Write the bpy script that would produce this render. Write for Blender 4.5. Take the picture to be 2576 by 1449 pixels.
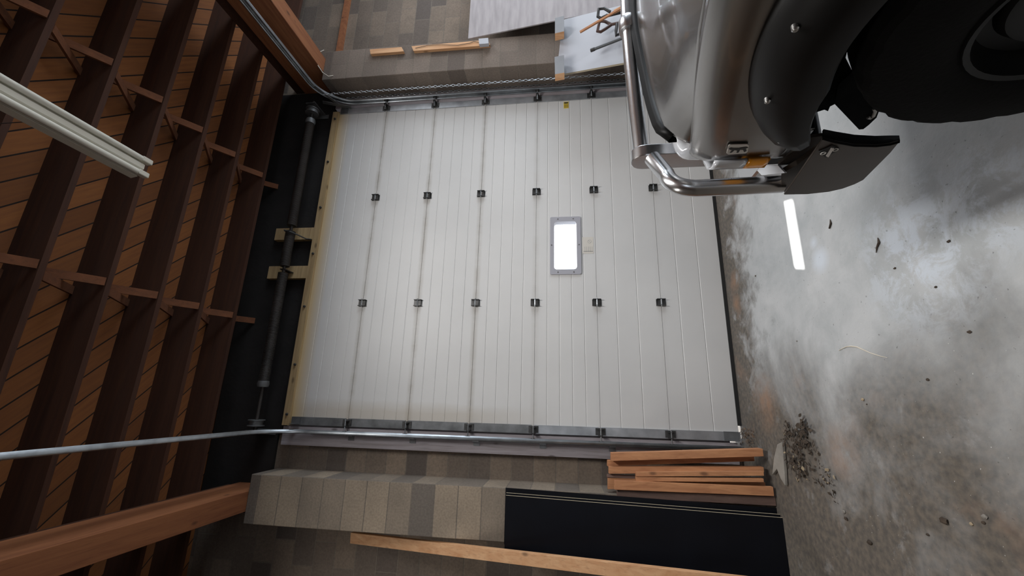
import bpy, bmesh, math, random
from mathutils import Vector, Matrix
for o in list(bpy.data.objects): bpy.data.objects.remove(o, do_unlink=True)
SC = bpy.context.scene
COL = SC.collection
PI = math.pi
# ------------------------------------------------------------------ camera
CAM = Vector((0.24663, -4.03888, 1.54243))
FPX = 1038.768
RR = Vector((0.0267829, 0.1216205, -0.9922153))     # image right
RD = Vector((-0.9645226, 0.2639247, 0.0063151))     # image down
RF = Vector((0.2626382, 0.9568449, 0.1243744))      # forward
cam = bpy.data.cameras.new('camera'); co = bpy.data.objects.new('camera', cam); COL.objects.link(co)
m3 = Matrix((RR, -RD, -RF)).transposed()
co.matrix_world = Matrix.Translation(CAM) @ m3.to_4x4()
cam.sensor_fit = 'HORIZONTAL'; cam.sensor_width = 36.0; cam.lens = 36.0*FPX/2576.0
cam.clip_start = 0.02; cam.clip_end = 200
SC.camera = co
# ------------------------------------------------------------------ view
SC.view_settings.view_transform = 'Standard'; SC.view_settings.look = 'None'
SC.view_settings.gamma = 1; SC.view_settings.use_curve_mapping = False
SC.view_settings.exposure = -0.18
# ------------------------------------------------------------------ world + lights
w = bpy.data.worlds.new('daylight'); SC.world = w; w.use_nodes = True
bg = w.node_tree.nodes['Background']; bg.inputs['Color'].default_value = (0.86, 0.93, 1.0, 1); bg.inputs['Strength'].default_value = 3.0
sun = bpy.data.lights.new('sun', 'SUN'); so = bpy.data.objects.new('sun', sun); COL.objects.link(so)
sun.energy = 9.0; sun.angle = 0.009; sun.color = (1, 0.97, 0.92)
so.rotation_euler = Vector((-0.425, -1.26, -1.52)).to_track_quat('-Z', 'Y').to_euler()
def area(name, loc, tgt, sx, sy, power, col):
    l = bpy.data.lights.new(name, 'AREA'); l.shape = 'RECTANGLE'; l.size = sx; l.size_y = sy; l.energy = power; l.color = col
    o = bpy.data.objects.new(name, l); COL.objects.link(o); o.location = loc
    o.rotation_euler = (Vector(tgt)-Vector(loc)).to_track_quat('-Z', 'Y').to_euler(); return o
# daylight through the open vehicle bay in the right wall; lit strip lights over the next bay
area('bay_daylight', (8.95, -3.0, 1.7), (0, -3.0, 1.7), 4.0, 3.2, 250, (0.84, 0.92, 1.0))
area('next_bay_lights', (5.9, -2.6, 4.30), (5.9, -2.6, 0), 1.2, 2.4, 105, (0.90, 0.95, 1.0))
area('bay_lights', (1.7, -3.3, 4.30), (1.7, -3.3, 0), .5, 2.4, 175, (1.0, 0.98, 0.95))  # unseen overhead fill without a fixture, added to brighten the bay floor
area('left_bay_lights', (-2.7, -2.0, 4.30), (-2.7, -2.0, 0), .5, 2.4, 55, (1.0, 0.95, 0.88))

# ------------------------------------------------------------------ maths helpers
def on(u, v, ax, val):
    d = RR*((u-1288)/FPX) + RD*((v-724.5)/FPX) + RF
    i = 'XYZ'.index(ax); t = (val-CAM[i])/d[i]
    return CAM + d*t
# ------------------------------------------------------------------ materials
def mat(name, col=(.5, .5, .5), rough=.6, metal=0., spec=.5, bump=0., bscale=20., var=0., vscale=4., col2=None, coat=0., emit=None, stretch=None):
    m = bpy.data.materials.new(name); m.use_nodes = True; nt = m.node_tree; b = nt.nodes['Principled BSDF']
    b.inputs['Roughness'].default_value = rough; b.inputs['Metallic'].default_value = metal
    b.inputs['Base Color'].default_value = (*col, 1); b.inputs['Specular IOR Level'].default_value = spec
    b.inputs['Coat Weight'].default_value = coat; b.inputs['Coat Roughness'].default_value = .06
    tc = nt.nodes.new('ShaderNodeTexCoord'); mp = nt.nodes.new('ShaderNodeMapping')
    nt.links.new(tc.outputs['Object'], mp.inputs['Vector'])
    if stretch: mp.inputs['Scale'].default_value = stretch
    if var > 0 or col2:
        n = nt.nodes.new('ShaderNodeTexNoise'); n.inputs['Scale'].default_value = vscale; n.inputs['Detail'].default_value = 5
        nt.links.new(mp.outputs[0], n.inputs['Vector'])
        mx = nt.nodes.new('ShaderNodeMix'); mx.data_type = 'RGBA'
        r = nt.nodes.new('ShaderNodeValToRGB'); r.color_ramp.elements[0].position = .35; r.color_ramp.elements[1].position = .68
        nt.links.new(n.outputs['Fac'], r.inputs[0]); nt.links.new(r.outputs[0], mx.inputs['Factor'])
        c2 = col2 if col2 else tuple(c*(1-var) for c in col)
        mx.inputs['A'].default_value = (*col, 1); mx.inputs['B'].default_value = (*c2, 1)
        nt.links.new(mx.outputs['Result'], b.inputs['Base Color'])
    if bump > 0:
        n = nt.nodes.new('ShaderNodeTexNoise'); n.inputs['Scale'].default_value = bscale; n.inputs['Detail'].default_value = 6
        nt.links.new(mp.outputs[0], n.inputs['Vector'])
        bp = nt.nodes.new('ShaderNodeBump'); bp.inputs['Strength'].default_value = bump; bp.inputs['Distance'].default_value = .01
        nt.links.new(n.outputs['Fac'], bp.inputs['Height']); nt.links.new(bp.outputs[0], b.inputs['Normal'])
    return m
class NT:
    def __init__(s, name):
        s.m = bpy.data.materials.new(name); s.m.use_nodes = True; s.t = s.m.node_tree; s.b = s.t.nodes['Principled BSDF']
        s.tc = s.t.nodes.new('ShaderNodeTexCoord'); s.P = s.tc.outputs['Object']
    def n(s, k, **kw):
        x = s.t.nodes.new(k)
        for a, b in kw.items(): setattr(x, a, b)
        return x
    def l(s, a, b): s.t.links.new(a, b)
    def math(s, op, a, b=None, clamp=False):
        x = s.n('ShaderNodeMath', operation=op, use_clamp=clamp)
        for i, q in enumerate((a, b)):
            if q is None: continue
            if isinstance(q, (int, float)): x.inputs[i].default_value = q
            else: s.l(q, x.inputs[i])
        return x.outputs[0]
    def noise(s, scale, detail=4, vec=None, rough=.5, dist=0.):
        x = s.n('ShaderNodeTexNoise'); x.inputs['Scale'].default_value = scale; x.inputs['Detail'].default_value = detail
        x.inputs['Roughness'].default_value = rough; x.inputs['Distortion'].default_value = dist
        s.l(vec or s.P, x.inputs['Vector']); return x.outputs['Fac']
    def ramp(s, f, a, b):
        x = s.n('ShaderNodeMapRange'); x.clamp = True
        x.inputs['From Min'].default_value = a; x.inputs['From Max'].default_value = b; s.l(f, x.inputs['Value']); return x.outputs[0]
    def mix(s, f, a, b):
        x = s.n('ShaderNodeMix', data_type='RGBA')
        if isinstance(f, (int, float)): x.inputs['Factor'].default_value = f
        else: s.l(f, x.inputs['Factor'])
        for k, q in (('A', a), ('B', b)):
            if isinstance(q, tuple): x.inputs[k].default_value = (*q, 1)
            else: s.l(q, x.inputs[k])
        return x.outputs['Result']
    def xyz(s):
        x = s.n('ShaderNodeSeparateXYZ'); s.l(s.P, x.inputs[0]); return x.outputs
    def comb(s, x, y, z):
        c = s.n('ShaderNodeCombineXYZ')
        for i, q in enumerate((x, y, z)):
            if isinstance(q, (int, float)): c.inputs[i].default_value = q
            else: s.l(q, c.inputs[i])
        return c.outputs[0]
    def bump(s, h, st, d=.01):
        x = s.n('ShaderNodeBump'); x.inputs['Strength'].default_value = st; x.inputs['Distance'].default_value = d
        s.l(h, x.inputs['Height']); s.l(x.outputs[0], s.b.inputs['Normal'])
def block_mat(name, ca, cb, offx=0., offset=.5, mortar=(.20, .17, .14)):
    k = NT(name); X, Y, Z = k.xyz()
    v = k.comb(k.math('ADD', k.math('ADD', X, Y), offx), k.math('ADD', Z, .0), 0)
    br = k.n('ShaderNodeTexBrick'); br.offset = offset; br.inputs['Scale'].default_value = 1.0
    br.inputs['Brick Width'].default_value = .4064; br.inputs['Row Height'].default_value = .2032
    br.inputs['Mortar Size'].default_value = .005; br.inputs['Mortar Smooth'].default_value = .3; br.inputs['Bias'].default_value = 0.
    br.inputs['Color1'].default_value = (*ca, 1); br.inputs['Color2'].default_value = (*cb, 1); br.inputs['Mortar'].default_value = (*mortar, 1)
    k.l(v, br.inputs['Vector'])
    n1 = k.noise(3.0, 6); n2 = k.noise(60, 5)
    c = k.mix(k.math('MULTIPLY', k.ramp(n1, .3, .75), .45), br.outputs['Color'], (.10, .085, .07))
    c = k.mix(k.math('MULTIPLY', k.ramp(n2, .35, .75), .35), c, (.05, .04, .035))
    k.l(c, k.b.inputs['Base Color']); k.b.inputs['Roughness'].default_value = .92
    h = k.math('SUBTRACT', k.math('MULTIPLY', n2, .5), br.outputs['Fac'])
    k.bump(h, .5, .006)
    return k.m
M = {}
M['block'] = block_mat('concrete_block', (.29, .225, .17), (.11, .09, .08))
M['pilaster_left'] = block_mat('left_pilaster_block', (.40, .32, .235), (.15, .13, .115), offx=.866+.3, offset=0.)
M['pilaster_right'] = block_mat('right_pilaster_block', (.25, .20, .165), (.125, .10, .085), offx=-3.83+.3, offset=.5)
M['lintel'] = mat('sooty_steel', (.012, .010, .0095), .85, bump=.3, var=.5)  # near-black colour carries the shade on the wall above the door
def wood(name, ca, cb, axis=0, rough=.75, knots=True):
    k = NT(name); mp = k.n('ShaderNodeMapping'); k.l(k.P, mp.inputs[0])
    sc = [14., 14., 14.]; sc[axis] = .9; mp.inputs['Scale'].default_value = sc
    g = k.noise(1.6, 6, mp.outputs[0], .6, .6); g2 = k.noise(6, 3, mp.outputs[0])
    c = k.mix(k.ramp(g, .3, .72), ca, cb)
    c = k.mix(k.math('MULTIPLY', k.ramp(g2, .55, .75), .35), c, tuple(x*.45 for x in cb))
    if knots:
        mp2 = k.n('ShaderNodeMapping'); k.l(k.P, mp2.inputs[0]); s2 = [5., 5., 5.]; s2[axis] = 2.2; mp2.inputs['Scale'].default_value = s2
        vo = k.n('ShaderNodeTexVoronoi'); vo.inputs['Scale'].default_value = 1.4; k.l(mp2.outputs[0], vo.inputs['Vector'])
        kn = k.ramp(vo.outputs['Distance'], .13, .05)
        c = k.mix(k.math('MULTIPLY', kn, .75), c, tuple(x*.3 for x in cb))
    k.l(c, k.b.inputs['Base Color']); k.b.inputs['Roughness'].default_value = rough
    k.bump(g, .15, .004); return k.m
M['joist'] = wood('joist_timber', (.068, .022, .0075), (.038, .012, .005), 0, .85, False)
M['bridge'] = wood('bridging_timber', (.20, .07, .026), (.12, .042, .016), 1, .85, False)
M['beam'] = wood('glulam_timber', (.36, .14, .055), (.22, .075, .03), 1, .8)
M['lumber'] = wood('fresh_lumber', (.52, .25, .115), (.33, .135, .06), 2)
M['lumber2'] = wood('aged_lumber', (.20, .125, .10), (.11, .07, .06), 2)
M['pine'] = wood('pale_pine', (.66, .40, .22), (.50, .25, .115), 2)
M['jamb'] = wood('jamb_timber', (.52, .38, .20), (.33, .22, .11), 0)
M['jamb_v'] = wood('upright_jamb_timber', (.40, .37, .40), (.24, .21, .215), 2)
def deck_mat():
    k = NT('diagonal_roof_boards'); X, Y, Z = k.xyz()
    s = k.math('MULTIPLY', k.math('SUBTRACT', X, Y), .70711/.1405)
    s = k.math('ADD', s, 200.02)
    f = k.math('FRACT', s); cell = k.math('FLOOR', s)
    gap = k.math('LESS_THAN', f, .07)
    wn = k.n('ShaderNodeTexWhiteNoise', noise_dimensions='1D'); k.l(cell, wn.inputs['W'])
    along = k.math('ADD', X, Y)
    v = k.comb(k.math('MULTIPLY', along, 1.2), k.math('MULTIPLY', s, 3), 0)
    n = k.noise(2.2, 5, v)
    c = k.mix(wn.outputs['Value'], (.34, .125, .034), (.21, .075, .020))
    c = k.mix(k.math('MULTIPLY', k.ramp(n, .35, .75), .5), c, (.15, .05, .02))
    c = k.mix(gap, c, (.015, .006, .003))
    k.l(c, k.b.inputs['Base Color']); k.b.inputs['Roughness'].default_value = .85
    k.bump(k.math('SUBTRACT', 1., gap), .6, .01); return k.m
M['deck'] = deck_mat()
def floor_mat():
    k = NT('worn_concrete'); X, Y, Z = k.xyz()
    n1 = k.noise(1.1, 7, None, .6, .4); n2 = k.noise(4.5, 8, None, .65, .3); n3 = k.noise(30, 6); n4 = k.noise(.55, 3)
    base = k.mix(k.ramp(n1, .35, .68), (.50, .51, .52), (.36, .38, .395))
    base = k.mix(k.math('MULTIPLY', k.ramp(n2, .42, .72), .45), base, (.25, .275, .285))
    # tan dirt close to the door and along the left side of the bay
    edge = k.ramp(k.math('ADD', Y, k.math('MULTIPLY', k.math('SUBTRACT', n2, .5), 1.3)), -.62, -.22)
    left = k.ramp(k.math('ADD', k.math('SUBTRACT', k.math('MULTIPLY', Y, .03), X), k.math('MULTIPLY', k.math('SUBTRACT', n1, .5), 2.4)), -.85, .05)
    dirt = k.math('MAXIMUM', k.math('MULTIPLY', edge, .92), k.math('MULTIPLY', left, .95))
    dm = k.math('MULTIPLY', dirt, k.ramp(n2, .05, .42))
    dcol = k.mix(k.ramp(n3, .35, .65), (.135, .110, .085), (.070, .060, .050))
    dcol = k.mix(k.math('MULTIPLY', k.ramp(k.noise(2.6, 5, None, .6), .58, .70), .35), dcol, (.27, .16, .10))
    c = k.mix(dm, base, dcol)
    # whitish scuffs
    v = k.comb(k.math('MULTIPLY', X, 1.), k.math('MULTIPLY', Y, 1.), 7.)
    w1 = k.noise(7., 8, v, .75, .5)
    def blob(cx, cy, r0, r1):
        d = k.n('ShaderNodeVectorMath', operation='DISTANCE'); k.l(k.comb(X, Y, 0), d.inputs[0]); d.inputs[1].default_value = (cx, cy, 0)
        return k.ramp(d.outputs['Value'], r1, r0)
    b = k.math('MAXIMUM', blob(.93, -2.12, .12, .42), blob(1.0, -2.48, .05, .3))
    sc = k.math('MULTIPLY', k.math('MULTIPLY', b, k.ramp(w1, .45, .56)), .8)
    sc2 = k.math('MULTIPLY', k.math('MAXIMUM', blob(1.12, -1.46, .03, .10), blob(1.24, -1.43, .0, .05)), k.ramp(w1, .38, .46))
    c = k.mix(k.math('MAXIMUM', sc, k.math('MULTIPLY', sc2, .8)), c, (.56, .61, .68))
    ob = k.math('MAXIMUM', k.math('MAXIMUM', blob(.28, -.50, .05, .26), blob(1.35, -.22, .02, .12)), k.math('MAXIMUM', blob(1.15, -.20, .02, .10), blob(.02, -1.35, .0, .18)))
    c = k.mix(k.math('MULTIPLY', k.math('MULTIPLY', ob, k.ramp(n2, .35, .6)), .6), c, (.33, .19, .115))
    pits = k.ramp(k.noise(55, 2), .70, .74)
    c = k.mix(k.math('MULTIPLY', pits, .5), c, (.05, .045, .04))
    spk = k.ramp(k.noise(75, 2, k.comb(X, Y, 3.)), .73, .77)
    c = k.mix(k.math('MULTIPLY', spk, .7), c, (.62, .62, .60))
    k.l(c, k.b.inputs['Base Color'])
    r = k.math('ADD', k.math('MULTIPLY', dm, .35), k.math('ADD', .34, k.math('MULTIPLY', n2, .25)))
    k.l(r, k.b.inputs['Roughness'])
    k.bump(k.math('ADD', k.math('MULTIPLY', n2, .7), k.math('MULTIPLY', n3, .25)), .35, .012)
    return k.m
M['floor'] = floor_mat()
def door_mat():
    k = NT('white_painted_panel'); X, Y, Z = k.xyz()
    n = k.noise(1.0, 4); n2 = k.noise(3.2, 6, k.comb(k.math('MULTIPLY', X, 1.), 0, k.math('MULTIPLY', Z, .35)), .7)
    c = k.mix(k.ramp(n, .3, .7), (.62, .615, .61), (.55, .547, .545))
    # dirt streaks: near panel joints, stronger above 1.8 m and along the left edge
    zz = k.math('DIVIDE', Z, .6096); fr = k.math('FRACT', k.math('ADD', zz, .0)); dj = k.math('MINIMUM', fr, k.math('SUBTRACT', 1., fr))
    j = k.ramp(dj, .07, .0)
    hi = k.ramp(Z, 1.3, 2.6)
    j = k.math('MULTIPLY', k.math('MULTIPLY', j, k.math('ADD', k.math('MULTIPLY', hi, .5), .08)), k.ramp(n2, .25, .6))
    le = k.math('MULTIPLY', k.math('MULTIPLY', k.ramp(k.math('ADD', X, k.math('MULTIPLY', n2, .12)), .27, .17), k.ramp(Z, 1.6, 2.6)), .42)
    tp = k.math('MULTIPLY', k.ramp(Z, 4.10, 4.24), .7)
    c = k.mix(j, c, (.24, .21, .17)); c = k.mix(le, c, (.36, .29, .20)); c = k.mix(tp, c, (.62, .45, .20))
    sc = k.math('MULTIPLY', k.ramp(k.noise(2.2, 8, k.comb(k.math('MULTIPLY', X, 8.), 0, k.math('MULTIPLY', Z, 60.)), .6), .64, .68), .0)
    k.l(c, k.b.inputs['Base Color']); k.b.inputs['Roughness'].default_value = .5
    return k.m
M['door'] = door_mat()
M['galv'] = mat('galvanised_steel', (.42, .45, .48), .38, .85, var=.35, vscale=9, bump=.08, bscale=30)
M['galvdull'] = mat('dull_galvanised_steel', (.24, .25, .26), .5, .6, var=.5, vscale=7)
M['strip'] = mat('stile_steel', (.50, .52, .55), .42, .7, var=.4, vscale=6)
M['hinge'] = mat('hinge_steel', (.10, .10, .10), .5, .8, var=.5, vscale=20)
M['spring'] = mat('oiled_spring_steel', (.07, .062, .058), .55, .5, var=.4)
M['rubber'] = mat('black_rubber', (.012, .012, .012), .7)
M['frame'] = mat('grey_plastic_frame', (.36, .36, .40), .5)
M['label'] = mat('sun_faded_label', (.60, .57, .52), .5)
M['labelink'] = mat('faded_ink', (.36, .35, .34), .6)
M['yellow'] = mat('yellow_label', (.70, .50, .04), .5)
M['ink'] = mat('black_ink', (.03, .03, .03), .6)
M['fixture'] = mat('aged_white_enamel', (.66, .63, .54), .35, coat=.3)
M['tube'] = mat('unlit_lamp_glass', (.74, .72, .64), .15, coat=.5)
M['white'] = mat('white_laminate', (.41, .42, .46), .4)
M['blockgrey'] = mat('weathered_grey_block', (.24, .25, .27), .6, var=.2)  # white laminate blocks; shading of their turned faces put into the grey
M['sheet'] = mat('primed_sheet', (.38, .35, .36), .7, var=.25, vscale=3, stretch=(1, 1, 6))
M['black'] = mat('black_laminate', (.004, .0048, .008), .38, 0, .25, var=.3)
M['pale'] = mat('pale_board_edge', (.42, .36, .26), .7)
M['chrome'] = mat('brushed_stainless', (.66, .67, .69), .27, 1.0, bump=.02, bscale=60)
M['darksteel'] = mat('dark_coated_steel', (.065, .052, .043), .42, .7, var=.2)
M['alu'] = mat('bright_aluminium', (.80, .83, .88), .35, .3)  # chrome bumper top, its bright reflection put into the base colour
M['paint'] = mat('grey_metallic_paint', (.31, .302, .293), .27, 1.0, coat=.3)
M['plastic'] = mat('black_moulded_plastic', (.004, .0038, .0038), .45, 0, .2)
M['glossblack'] = mat('smoked_acrylic', (.003, .003, .003), .45, 0, .12)
M['under'] = mat('underbody_black', (.003, .003, .003), .9, 0, .1)
M['tire'] = mat('tyre_rubber', (.004, .004, .004), .9, 0, .15, bump=.2, bscale=80)
M['rim'] = mat('black_wheel_rim', (.004, .004, .004), .5, .0, .2)
M['clear'] = mat('clear_lens', (.60, .62, .66), .12, .2, coat=1.)
M['amber'] = mat('amber_lens', (.95, .38, .02), .2, coat=1.)
M['stickerpale'] = mat('pale_emblem', (.60, .58, .55), .5)
M['bolt'] = mat('zinc_bolt', (.5, .5, .5), .3, 1.)
M['tool'] = mat('painted_handle', (.02, .018, .018), .5)
M['toolbrown'] = mat('brown_handle', (.07, .032, .024), .5)
M['shaft'] = mat('grey_tool_shaft', (.06, .065, .07), .4, .3)
M['dirt'] = mat('dry_earth', (.17, .115, .075), .95, bump=.6, bscale=40, var=.5, vscale=20)
M['leaf'] = mat('dead_leaf', (.07, .05, .035), .9, var=.6, vscale=30)
M['leafpale'] = mat('pale_dry_leaf', (.34, .27, .18), .9)
M['stone'] = mat('grey_stone', (.30, .28, .25), .9, bump=.4, bscale=30, var=.5)
M['straw'] = mat('dry_straw', (.62, .56, .46), .7)
M['wire'] = mat('cream_cable', (.62, .57, .48), .5)
M['asphalt'] = mat('outside_ground', (.5, .5, .5), .9)
M['outer'] = mat('shed_sheathing', (.16, .05, .035), .85, var=.4)
g = bpy.data.materials.new('window_glass'); g.use_nodes = True; nt = g.node_tree; nt.nodes.clear()
go = nt.nodes.new('ShaderNodeOutputMaterial'); gm = nt.nodes.new('ShaderNodeMixShader'); gt = nt.nodes.new('ShaderNodeBsdfTransparent'); gg = nt.nodes.new('ShaderNodeBsdfGlossy')
gg.inputs['Roughness'].default_value = .05; gm.inputs[0].default_value = .06
nt.links.new(gt.outputs[0], gm.inputs[1]); nt.links.new(gg.outputs[0], gm.inputs[2]); nt.links.new(gm.outputs[0], go.inputs[0]); M['glass'] = g

# ------------------------------------------------------------------ mesh helpers
class MB:
    def __init__(s): s.v = []; s.f = []
    def add(s, vs, fs):
        n = len(s.v); s.v += [tuple(v) for v in vs]; s.f += [tuple(i+n for i in f) for f in fs]; return s
    def box(s, a, b):
        x0, y0, z0 = [min(p, q) for p, q in zip(a, b)]; x1, y1, z1 = [max(p, q) for p, q in zip(a, b)]
        return s.add([(x0,y0,z0),(x1,y0,z0),(x1,y1,z0),(x0,y1,z0),(x0,y0,z1),(x1,y0,z1),(x1,y1,z1),(x0,y1,z1)],
              [(0,3,2,1),(4,5,6,7),(0,1,5,4),(1,2,6,5),(2,3,7,6),(3,0,4,7)])
    def bar(s, p0, p1, wd, dp, up=(0, 1, 0), roll=0.):
        p0 = Vector(p0); p1 = Vector(p1); d = (p1-p0).normalized(); up = Vector(up)
        sd = d.cross(up)
        if sd.length < 1e-4: sd = d.cross(Vector((1, 0, 0)))
        sd.normalize(); u = sd.cross(d).normalized()
        if roll: q = Matrix.Rotation(roll, 3, d); sd = q @ sd; u = q @ u
        c = [sd*wd/2*a + u*dp/2*b for a, b in ((-1, -1), (1, -1), (1, 1), (-1, 1))]
        return s.add([p0+x for x in c]+[p1+x for x in c], [(0,3,2,1),(4,5,6,7),(0,1,5,4),(1,2,6,5),(2,3,7,6),(3,0,4,7)])
    def tube(s, pts, r, n=12, cap=True):
        pts = [Vector(p) for p in pts]; rs = r if isinstance(r, (list, tuple)) else [r]*len(pts)
        vs = []; fs = []; pu = None
        for i, p in enumerate(pts):
            d = (pts[min(i+1, len(pts)-1)]-pts[max(i-1, 0)]).normalized()
            if pu is None: pu = d.orthogonal().normalized()
            u = (pu-d*pu.dot(d)).normalized(); pu = u; w_ = d.cross(u)
            for k in range(n):
                a = 2*PI*k/n; vs.append(p+(u*math.cos(a)+w_*math.sin(a))*rs[i])
        for i in range(len(pts)-1):
            for k in range(n):
                fs.append((i*n+k, i*n+(k+1) % n, (i+1)*n+(k+1) % n, (i+1)*n+k))
        if cap: fs.append(tuple(range(n))[::-1]); fs.append(tuple((len(pts)-1)*n+k for k in range(n)))
        return s.add(vs, fs)
    def lathe(s, prof, org, axis='X', n=48):            # prof: (along, radius)
        vs = []; fs = []; org = Vector(org)
        for a, r in prof:
            for k in range(n):
                t = 2*PI*k/n; c, q = math.cos(t)*r, math.sin(t)*r
                vs.append(org + (Vector((a, c, q)) if axis == 'X' else Vector((c, a, q)) if axis == 'Y' else Vector((c, q, a))))
        for i in range(len(prof)-1):
            for k in range(n): fs.append((i*n+k, i*n+(k+1) % n, (i+1)*n+(k+1) % n, (i+1)*n+k))
        return s.add(vs, fs)
    def prism(s, poly, vec):
        n = len(poly); v = Vector(vec)
        return s.add([Vector(p) for p in poly]+[Vector(p)+v for p in poly],
              [tuple(range(n))[::-1], tuple(range(n, 2*n))]+[(i, (i+1) % n, n+(i+1) % n, n+i) for i in range(n)])
    def grid(s, rows):
        n = len(rows[0]); vs = [p for r in rows for p in r]
        return s.add(vs, [(i*n+k, i*n+k+1, (i+1)*n+k+1, (i+1)*n+k) for i in range(len(rows)-1) for k in range(n-1)])
    def build(s, name, m, parent=None, smooth=False, bevel=0., solid=0., sub=0, label=None):
        me = bpy.data.meshes.new(name); me.from_pydata(s.v, [], s.f)
        bm = bmesh.new(); bm.from_mesh(me); bmesh.ops.recalc_face_normals(bm, faces=bm.faces); bm.to_mesh(me); bm.free()
        me.materials.append(m)
        o = bpy.data.objects.new(name, me); COL.objects.link(o)
        if smooth:
            for p in me.polygons: p.use_smooth = True
            me.set_sharp_from_angle(angle=math.radians(smooth if smooth > 1 else 40))
        if solid: q = o.modifiers.new('thickness', 'SOLIDIFY'); q.thickness = solid; q.offset = 0
        if sub: q = o.modifiers.new('smooth', 'SUBSURF'); q.levels = sub; q.render_levels = sub
        if bevel: q = o.modifiers.new('edge', 'BEVEL'); q.width = bevel; q.segments = 2; q.limit_method = 'ANGLE'
        if parent:
            o.parent = parent; o.matrix_parent_inverse = parent.matrix_world.inverted()
        if label: o['label'] = label
        return o
def tag(o, label=None, cat=None, group=None, kind=None):
    if label: o['label'] = label
    if cat: o['category'] = cat
    if group: o['group'] = group
    if kind: o['kind'] = kind
    return o
def thing(name, label, cat, loc=(0, 0, 0), group=None, kind=None):
    o = bpy.data.objects.new(name, None); COL.objects.link(o); o.location = loc; o.empty_display_size = .1
    o.matrix_world = Matrix.Translation(Vector(loc))
    return tag(o, label, cat, group, kind)
ORD = ['first', 'second', 'third', 'fourth', 'fifth', 'sixth', 'seventh', 'eighth', 'ninth', 'tenth', 'eleventh', 'twelfth']
random.seed(4)

# ================================================================== SETTING
tag(MB().box((-7, -10.2, -.12), (10.5, .30, 0)).build('floor', M['floor']), kind='structure')
WY = .06
# front wall: left, right, above the opening
tag(MB().box((-7, WY, 0), (-.14, WY+.2, 5.3)).box((3.76, WY, 0), (10.5, WY+.2, 5.3)).box((-.14, WY, 4.33), (3.76, WY+.2, 5.3)).build('wall_front', M['block']), kind='structure')
tag(MB().box((-.866, WY-.03, 4.40), (3.95, WY, 5.12)).box((-.14, WY-.03, 4.335), (3.76, WY, 4.40)).build('trim_1', M['lintel']), 'dark sooty steel lintel plate above the garage door', None, None, 'structure')  # thin sheet added where the wall above the door lies in shade
tag(MB().box((-.866, -.30, 0), (-.46, WY, 4.36)).build('trim_2', M['pilaster_left'], bevel=.006), 'concrete block pilaster left of the garage door', None, None, 'structure')
tag(MB().box((3.83, -.30, 0), (4.24, WY, 4.36)).build('trim_3', M['pilaster_right'], bevel=.006), 'concrete block pilaster right of the garage door', None, None, 'structure')
tag(MB().box((-7.2, -10.2, 0), (-7, .26, 5.3)).build('wall_left', M['block']), kind='structure')
tag(MB().box((9.0, -10.2, 0), (9.2, -5.1, 5.3)).box((9.0, -.9, 0), (9.2, .26, 5.3)).box((9.0, -5.1, 3.7), (9.2, -.9, 5.3)).build('wall_right', M['block']), kind='structure')
bw = MB()
bw.box((-7.2, -10.4, 0), (-1, -10.2, 5.3)).box((-1, -10.4, 0), (3, -10.2, .9)).box((-1, -10.4, 2.5), (3, -10.2, 5.3)).box((3, -10.4, 0), (9.2, -10.2, 5.3))
tag(bw.build('wall_back', M['outer']), kind='structure')
# roof deck follows the joists' slight slope
JA, JB, JZ0, JY0, JSP, JD = .021, .030, 4.882, -2.316, .4064, .286
def jz(x): return JZ0 + JA*(x-1)
dk = MB(); x0, x1 = -7.3, 10.8
dk.prism([(x0, -10.5, jz(x0)+JD), (x1, -10.5, jz(x1)+JD), (x1, .7, jz(x1)+JD), (x0, .7, jz(x0)+JD)], (0, 0, .12))
tag(dk.build('ceiling', M['deck']), kind='structure')
tag(MB().box((-8, .30, -.16), (11, 14, -.03)).build('trim_4', M['asphalt']), 'ground outside the door', None, None, 'structure')

# ---- timber frame: joists, numbered from the garage door
JX0, JX1 = -3.2, 6.2
def joist_y(i, x): return JY0 + JSP*i + JB*(x-1)
names = ['nearest the garage door wall', 'second from the garage door wall', 'third from the garage door wall', 'fourth from the garage door wall', 'fifth from the garage door wall', 'sixth from the garage door wall', 'seventh from the garage door wall', 'eighth from the garage door wall', 'ninth from the garage door wall', 'tenth from the garage door wall']
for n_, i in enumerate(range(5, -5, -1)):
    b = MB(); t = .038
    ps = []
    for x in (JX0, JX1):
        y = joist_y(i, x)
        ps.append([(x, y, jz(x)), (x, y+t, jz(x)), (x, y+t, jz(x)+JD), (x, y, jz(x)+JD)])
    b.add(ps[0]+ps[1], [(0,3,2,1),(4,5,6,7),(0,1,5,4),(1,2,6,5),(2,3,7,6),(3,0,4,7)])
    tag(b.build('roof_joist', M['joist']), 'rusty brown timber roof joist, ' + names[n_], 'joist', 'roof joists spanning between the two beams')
# ---- cross bridging, two rows
for row, (bx, where) in enumerate(((.975, 'left-hand row'), (2.60, 'right-hand row'))):
    for i in range(-4, 6):
        ya = joist_y(i, bx)+.038; yb = joist_y(i+1, bx) if i < 5 else WY-.03
        if yb-ya < .05: continue
        z0, z1 = jz(bx)+.012, jz(bx)+JD-.014
        k = 5-i
        nm = ['%s joist bay from the door wall' % ORD[q] for q in range(0, 12)]
        for up in (0, 1):
            xx = bx + (.035 if up else -.03)
            b = MB().bar((xx, ya, z1 if up else z0), (xx, yb, z0 if up else z1), .06, .019, up=(0, 0, 1))
            tag(b.build('bridging_strut', M['bridge']), 'bridging strut %s doorwards, %s, %s' % ('falling' if up else 'rising', nm[k], where), 'bridging strut', 'cross bridging between the roof joists')
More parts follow.
